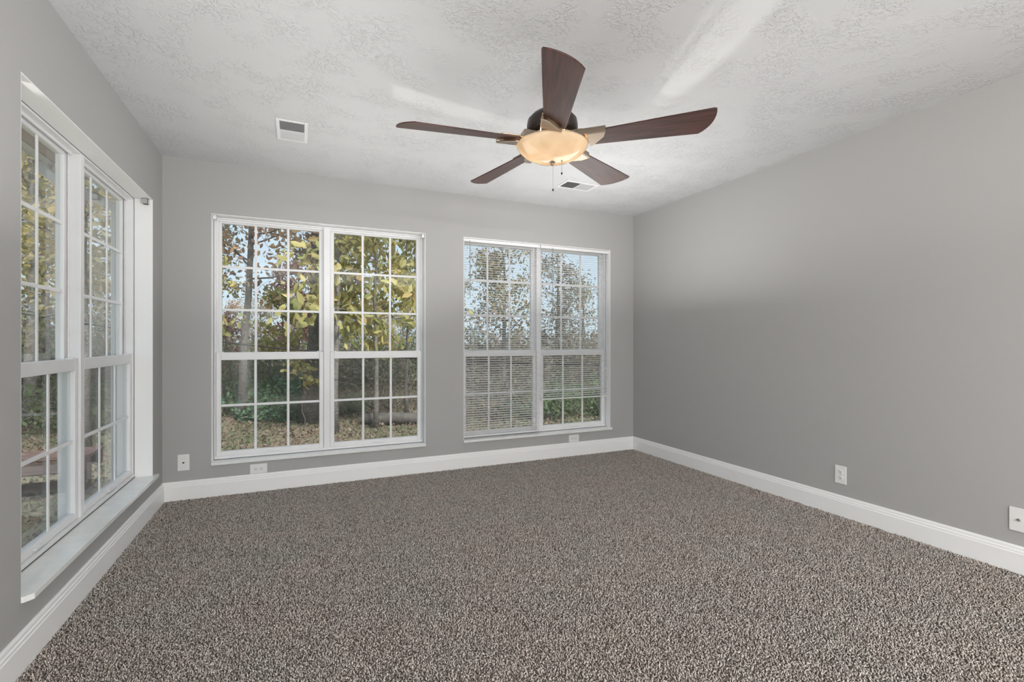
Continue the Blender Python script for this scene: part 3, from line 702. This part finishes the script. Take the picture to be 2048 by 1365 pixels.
# fallen leaves and grass blades
n = 46000
lx = rng.uniform(-7.5, 11, n); ly = rng.uniform(4.8, 15, n)
keep = (lx / ly > -.62) & (lx / ly < .85); lx, ly = lx[keep], ly[keep]
tag(leaves('fallen_leaves', np.stack([lx, ly, np.full(len(lx), GZ + .03)], 1), .052, LF['litter'], aspect=.7), 'brown fallen leaves scattered over the yard', 'leaves', kind='stuff')
n = 18000
lx = rng.uniform(-7.5, 11, n); ly = rng.uniform(4.8, 13, n)
keep = (lx / ly > -.62) & (lx / ly < .85) & (np.sin(lx * 1.7 + 1) * np.cos(ly * 1.1) > -.35); lx, ly = lx[keep], ly[keep]
tag(leaves('lawn_grass', np.stack([lx, ly, np.full(len(lx), GZ + .01)], 1), .07, LF['green'], aspect=.12, droop=-1.2), 'short green grass growing between the fallen leaves', 'grass', kind='stuff')

# near trees seen through the back window without blinds
tree('tall_tree', -1.08, 11.4, 'tall grey tree with tan leaves at the left of the unshaded back window', 'tree', LF['tan'], .085, 7.5, 2.3, 5200, .115, z0=2.7, lean=(.045, 0), bark='barkdark', nb=20)
tree('tall_tree', .20, 10.4, 'thickest dark trunked tree rising behind the mullion of the unshaded back window', 'tree', LF['mixed'], .135, 7.8, 1.9, 2600, .10, z0=3.2, lean=(.035, 0), bark='barkdark', nb=14, flare=1.7, seg=14)
tree('slim_tree', .60, 9.05, 'slim leaning tree just right of the thickest trunk', 'tree', LF['yellowgreen'], .055, 6.5, 1.2, 900, .11, z0=2.9, lean=(.022, 0), nb=9)
tree('large_leaf_sapling', 1.33, 9.2, 'sapling with large yellow green leaves behind the right half of the unshaded back window', 'tree', LF['yellowgreen'], .045, 5.6, 1.35, 2700, .18, z0=1.4, nb=24, droop=.7, aspect=.46)
tree('large_leaf_sapling', 2.2, 10.6, 'leafy sapling half hidden behind the right jamb of the unshaded back window', 'tree', LF['yellowgreen'], .04, 5.8, 1.3, 2200, .17, z0=2.0, nb=22, droop=.7, aspect=.46)
tree('maple_tree', .02, 14.4, 'small russet leaved tree between the two dark trunks', 'tree', LF['red'], .05, 3.6, 1.0, 2600, .10, z0=1.1, nb=14)
tree('maple_tree', -1.75, 14.8, 'low russet leaved tree left of the grey tree', 'tree', LF['red'], .04, 2.1, .9, 1200, .09, z0=.6, nb=10)
tree('yellow_sapling', -1.45, 10.2, 'small sapling with bright yellow green leaves at the left edge of the unshaded back window', 'tree', LF['yellowgreen'], .025, 3.1, .55, 500, .11, z0=1.5, nb=9)
tree('yellow_sapling', -.35, 13.2, 'yellow green sapling between the grey tree and the thickest trunk', 'tree', LF['yellowgreen'], .03, 2.7, .7, 800, .12, z0=1.2, nb=10)
# trees beyond the blinds
tree('woodland_tree', 5.9, 13.9, 'tree with orange and green leaves beyond the left blind', 'tree', LF['mixed'], .09, 4.5, 1.5, 3000, .10, z0=1.7, nb=16)
tree('woodland_tree', 4.9, 15.5, 'thin leaved grey brown tree at the left edge of the shaded back window', 'tree', LF['mixed'], .07, 3.9, 1.3, 1000, .09, z0=1.6, nb=16)
tree('woodland_tree', 9.6, 17.0, 'tall grey green tree beyond the right blind', 'tree', LF['brush'], .09, 4.9, 1.6, 2600, .10, z0=1.5, nb=18, sub=4)
tree('woodland_tree', 12.4, 19.5, 'sparse low tree farthest right beyond the right blind', 'tree', LF['mixed'], .09, 4.6, 2.0, 1500, .11, z0=1.5, nb=14)
# trees beyond the left window
tree('golden_tree', -2.95, 9.2, 'golden leaved tree close outside the left window', 'tree', LF['gold'], .08, 6.4, 1.5, 2600, .12, z0=2.2, nb=18, droop=.6)
tree('golden_tree', -4.6, 12.0, 'second golden leaved tree farther out beyond the left window', 'tree', LF['gold'], .10, 6.6, 1.9, 3000, .12, z0=2.0, nb=18)
tree('tall_tree', -2.6, 13.4, 'olive leaved tree between the left window and the unshaded back window', 'tree', LF['mixed'], .10, 7.0, 1.9, 4200, .12, z0=1.5, nb=20)
tree('tall_tree', -5.9, 16.0, 'dense olive tree far beyond the left window', 'tree', LF['mixed'], .12, 6.0, 2.6, 5000, .13, z0=1.0, nb=22)
# woodland edge far behind
k = 0
specs = [('brush', 'grey brown'), ('mixed', 'olive and tan'), ('tan', 'tan leaved'), ('green', 'dull green')]
protos = []
for c_, (m_, nm) in enumerate(specs):
    protos.append(tree('background_tree', 0, 0, '', 'tree', LF[m_], .11, 6.5, 2.3, 3600, .13, z0=.9, nb=20, group='woodland trees far behind the yard'))
def copy_tree(o, loc, rz, s):
    c = o.copy(); C.objects.link(c); c.location = loc; c.rotation_euler.z = rz; c.scale = (s, s, s)
    for ch in o.children: d = ch.copy(); C.objects.link(d); d.parent = c
    return c
spots = []
for i in range(26):
    ratio = -.56 + 1.36 * (i + .5) / 26; y = 19 + 9 * ((i * 7) % 5) / 5 + random.uniform(0, 2)
    spots.append((ratio * y, y, ratio))
for x_, y_ in ((-15, 17), (-18, 12), (-14.5, 8), (-19, 5), (-16, 1), (-12.5, 13)): spots.append((x_, y_, -.5))
first = set()
for i, (x, y, ratio) in enumerate(spots):
    c_ = (i * 3 + i // 4) % 4
    s = random.uniform(.75, 1.0) * (.36 if ratio > .3 else .6)
    if c_ not in first: o = protos[c_]; first.add(c_); o.location = (x, y, GZ); o.rotation_euler.z = random.uniform(0, 6); o.scale = (s, s, s)
    else: o = copy_tree(protos[c_], (x, y, GZ), random.uniform(0, 6), s)
    wn = 'left window' if ratio < -.2 else ('unshaded back window' if ratio < .28 else 'window with blinds')
    o['label'] = f'{specs[c_][1]} woodland tree far off beyond the {wn}'
# undergrowth
under = [(-1.6, 12.4, 'green', .8, .85, 900, .10, 'green bush at the foot of the grey tree'),
 (-.55, 12.0, 'ivy', .9, .55, 1300, .09, 'low dark green ground cover between the two dark trunks'),
 (-.45, 11.0, 'ivy', .75, .4, 1100, .07, 'near patch of low dark ivy between the grey tree and the thickest trunk'),
 (.05, 12.4, 'ivy', .7, .7, 1000, .09, 'dark green bush left of the thickest trunk'),
 (-.75, 13.6, 'green', 1.0, 1.3, 1300, .10, 'taller green bush behind the low ground cover'),
 (.95, 11.4, 'green', .5, .6, 500, .08, 'small green bush right of the slim leaning tree'),
 (2.0, 12.2, 'brush', 1.0, 1.3, 900, .08, 'tangled grey brush behind the fallen log'),
 (1.1, 12.6, 'brush', 1.0, 1.5, 900, .09, 'dark tangled brush behind the sapling'),
 (-2.1, 13.0, 'brush', .9, 1.4, 800, .09, 'grey brush at the left edge of the unshaded back window'),
 (2.9, 13.0, 'brush', 1.1, 1.8, 900, .09, 'brown twiggy thicket beyond the right end of the log'),
 (3.9, 9.6, 'brush', .8, 1.1, 900, .07, 'low brown brush at the left edge of the window with blinds'),
 (4.9, 9.3, 'green', .8, .85, 1300, .08, 'near green bush beyond the middle of the window with blinds'),
 (5.9, 9.0, 'green', .8, .75, 1300, .08, 'near green bush below the bottom rail of the right blind'),
 (5.2, 12.6, 'brush', 1.1, 1.0, 1300, .09, 'grey brown bush below the left blind'),
 (7.4, 13.0, 'brush', 1.2, .9, 1300, .09, 'farther grey brown bush behind the one below the right blind'),
 (6.2, 14.6, 'brush', 1.3, 1.7, 1200, .10, 'brown thicket behind the bushes at the blinds'),
 (8.8, 15.0, 'brush', 1.3, 1.8, 1200, .10, 'grey thicket beyond the right blind'),
 (-3.6, 11.4, 'green', 1.0, 1.1, 1200, .10, 'green bush beyond the bench outside the left window'),
 (-4.6, 13.6, 'brush', 1.2, 1.5, 1200, .10, 'grey brush far beyond the left window'),
 (-3.2, 14.6, 'green', 1.2, 1.7, 1500, .10, 'tall green bush left of the olive tree')]
for x, y, m_, rx, h_, nl, lf, lab in under: shrub('undergrowth_bush', x, y, lab, 'bush', LF[m_], rx, h_, nl, lf)
sp = shrub('undergrowth_bush', -7.0, 17.6, 'dense brush', 'bush', LF['brush'], 1.7, 2.2, 2400, .12, nst=34, group='thicket along the edge of the wood')
sp2 = shrub('undergrowth_bush', -5.3, 18.0, 'dense green brush', 'bush', LF['green'], 1.6, 1.9, 2400, .12, nst=30, group='thicket along the edge of the wood')
for i in range(20):
    ratio = -.50 + 1.30 * (i + .5) / 20; y = 16.2 + 2.2 * random.random()
    src, nm = ((sp, 'grey brown'), (sp2, 'dull green'))[i % 3 == 1 and ratio < .3]
    o = copy_tree(src, (ratio * y, y, GZ), random.uniform(0, 6), random.uniform(.85, 1.15))
    wn = 'left window' if ratio < -.2 else ('unshaded back window' if ratio < .28 else 'window with blinds')
    o['label'] = f'{nm} thicket bush at the wood edge beyond the {wn}'
sp['label'] = 'grey brown thicket bush at the wood edge beyond the left window'; sp2['label'] = 'dull green thicket bush at the wood edge beyond the left window'
# yellow leaves hanging low in front of the thick trunk
tree('yellow_sapling', .10, 9.9, 'tiny yellow green sapling in front of the thickest trunk', 'tree', LF['yellowgreen'], .005, 1.35, .38, 170, .10, z0=.75, nb=7)
# log
lg = empty('fallen_log', (1.90, 9.45, GZ + .12), R(-14), 'weathered grey log lying on the leaves behind the sapling', 'log')
g = MB(); pts = [(-.80 + 1.62 * k / 8, .03 * math.sin(k), .012 * math.cos(k * 2)) for k in range(9)]; g.tube(pts, [.10, .115, .12, .115, .12, .118, .12, .112, .10], 14); g.build('log_trunk', M['logm'], lg, True)
g = MB(); g.tube([(.3, 0, .08), (.42, -.05, .26)], [.035, .02], 8); g.build('branch_stub', M['logm'], lg, True)
# cable
g = MB(); pts = []
for k in range(21):
    t = k / 20; pts.append((-6.5 + 11.5 * t, 10.6 - 5.1 * t * 1.02, 2.11 - 1.35 * t - .35 * math.sin(math.pi * t)))
# keep a gentle sag
tag(g.tube(pts, .011, 6).build('utility_cable', M['dark']), 'thin black utility cable sagging in front of the dark trunks', 'cable')
# bench outside the left window
bn = empty('garden_bench', (-3.2, 6.2, GZ), R(2), 'reddish brown wooden bench in the yard outside the left window', 'bench')
g = MB()
for k in range(3): g.box(-1.5, 1.25, .02 + .15 * k, .16 + .15 * k, .44, .475)
g.build('seat', M['deckwood'], bn, bevel=.004)
g = MB(); g.box(-1.5, 1.25, .03, .06, .30, .44); g.box(-1.5, 1.25, .41, .44, .30, .44); g.build('apron', M['deckbrown'], bn)
for x in (-1.35, 0, 1.1):
    g = MB(); g.box(x - .06, x + .06, .05, .42, 0, .44); g.build('leg', M['deckbrown'], bn)
g = MB(); g.box(-1.3, 1.05, .2, .26, .10, .18); g.build('stretcher', M['deckbrown'], bn)
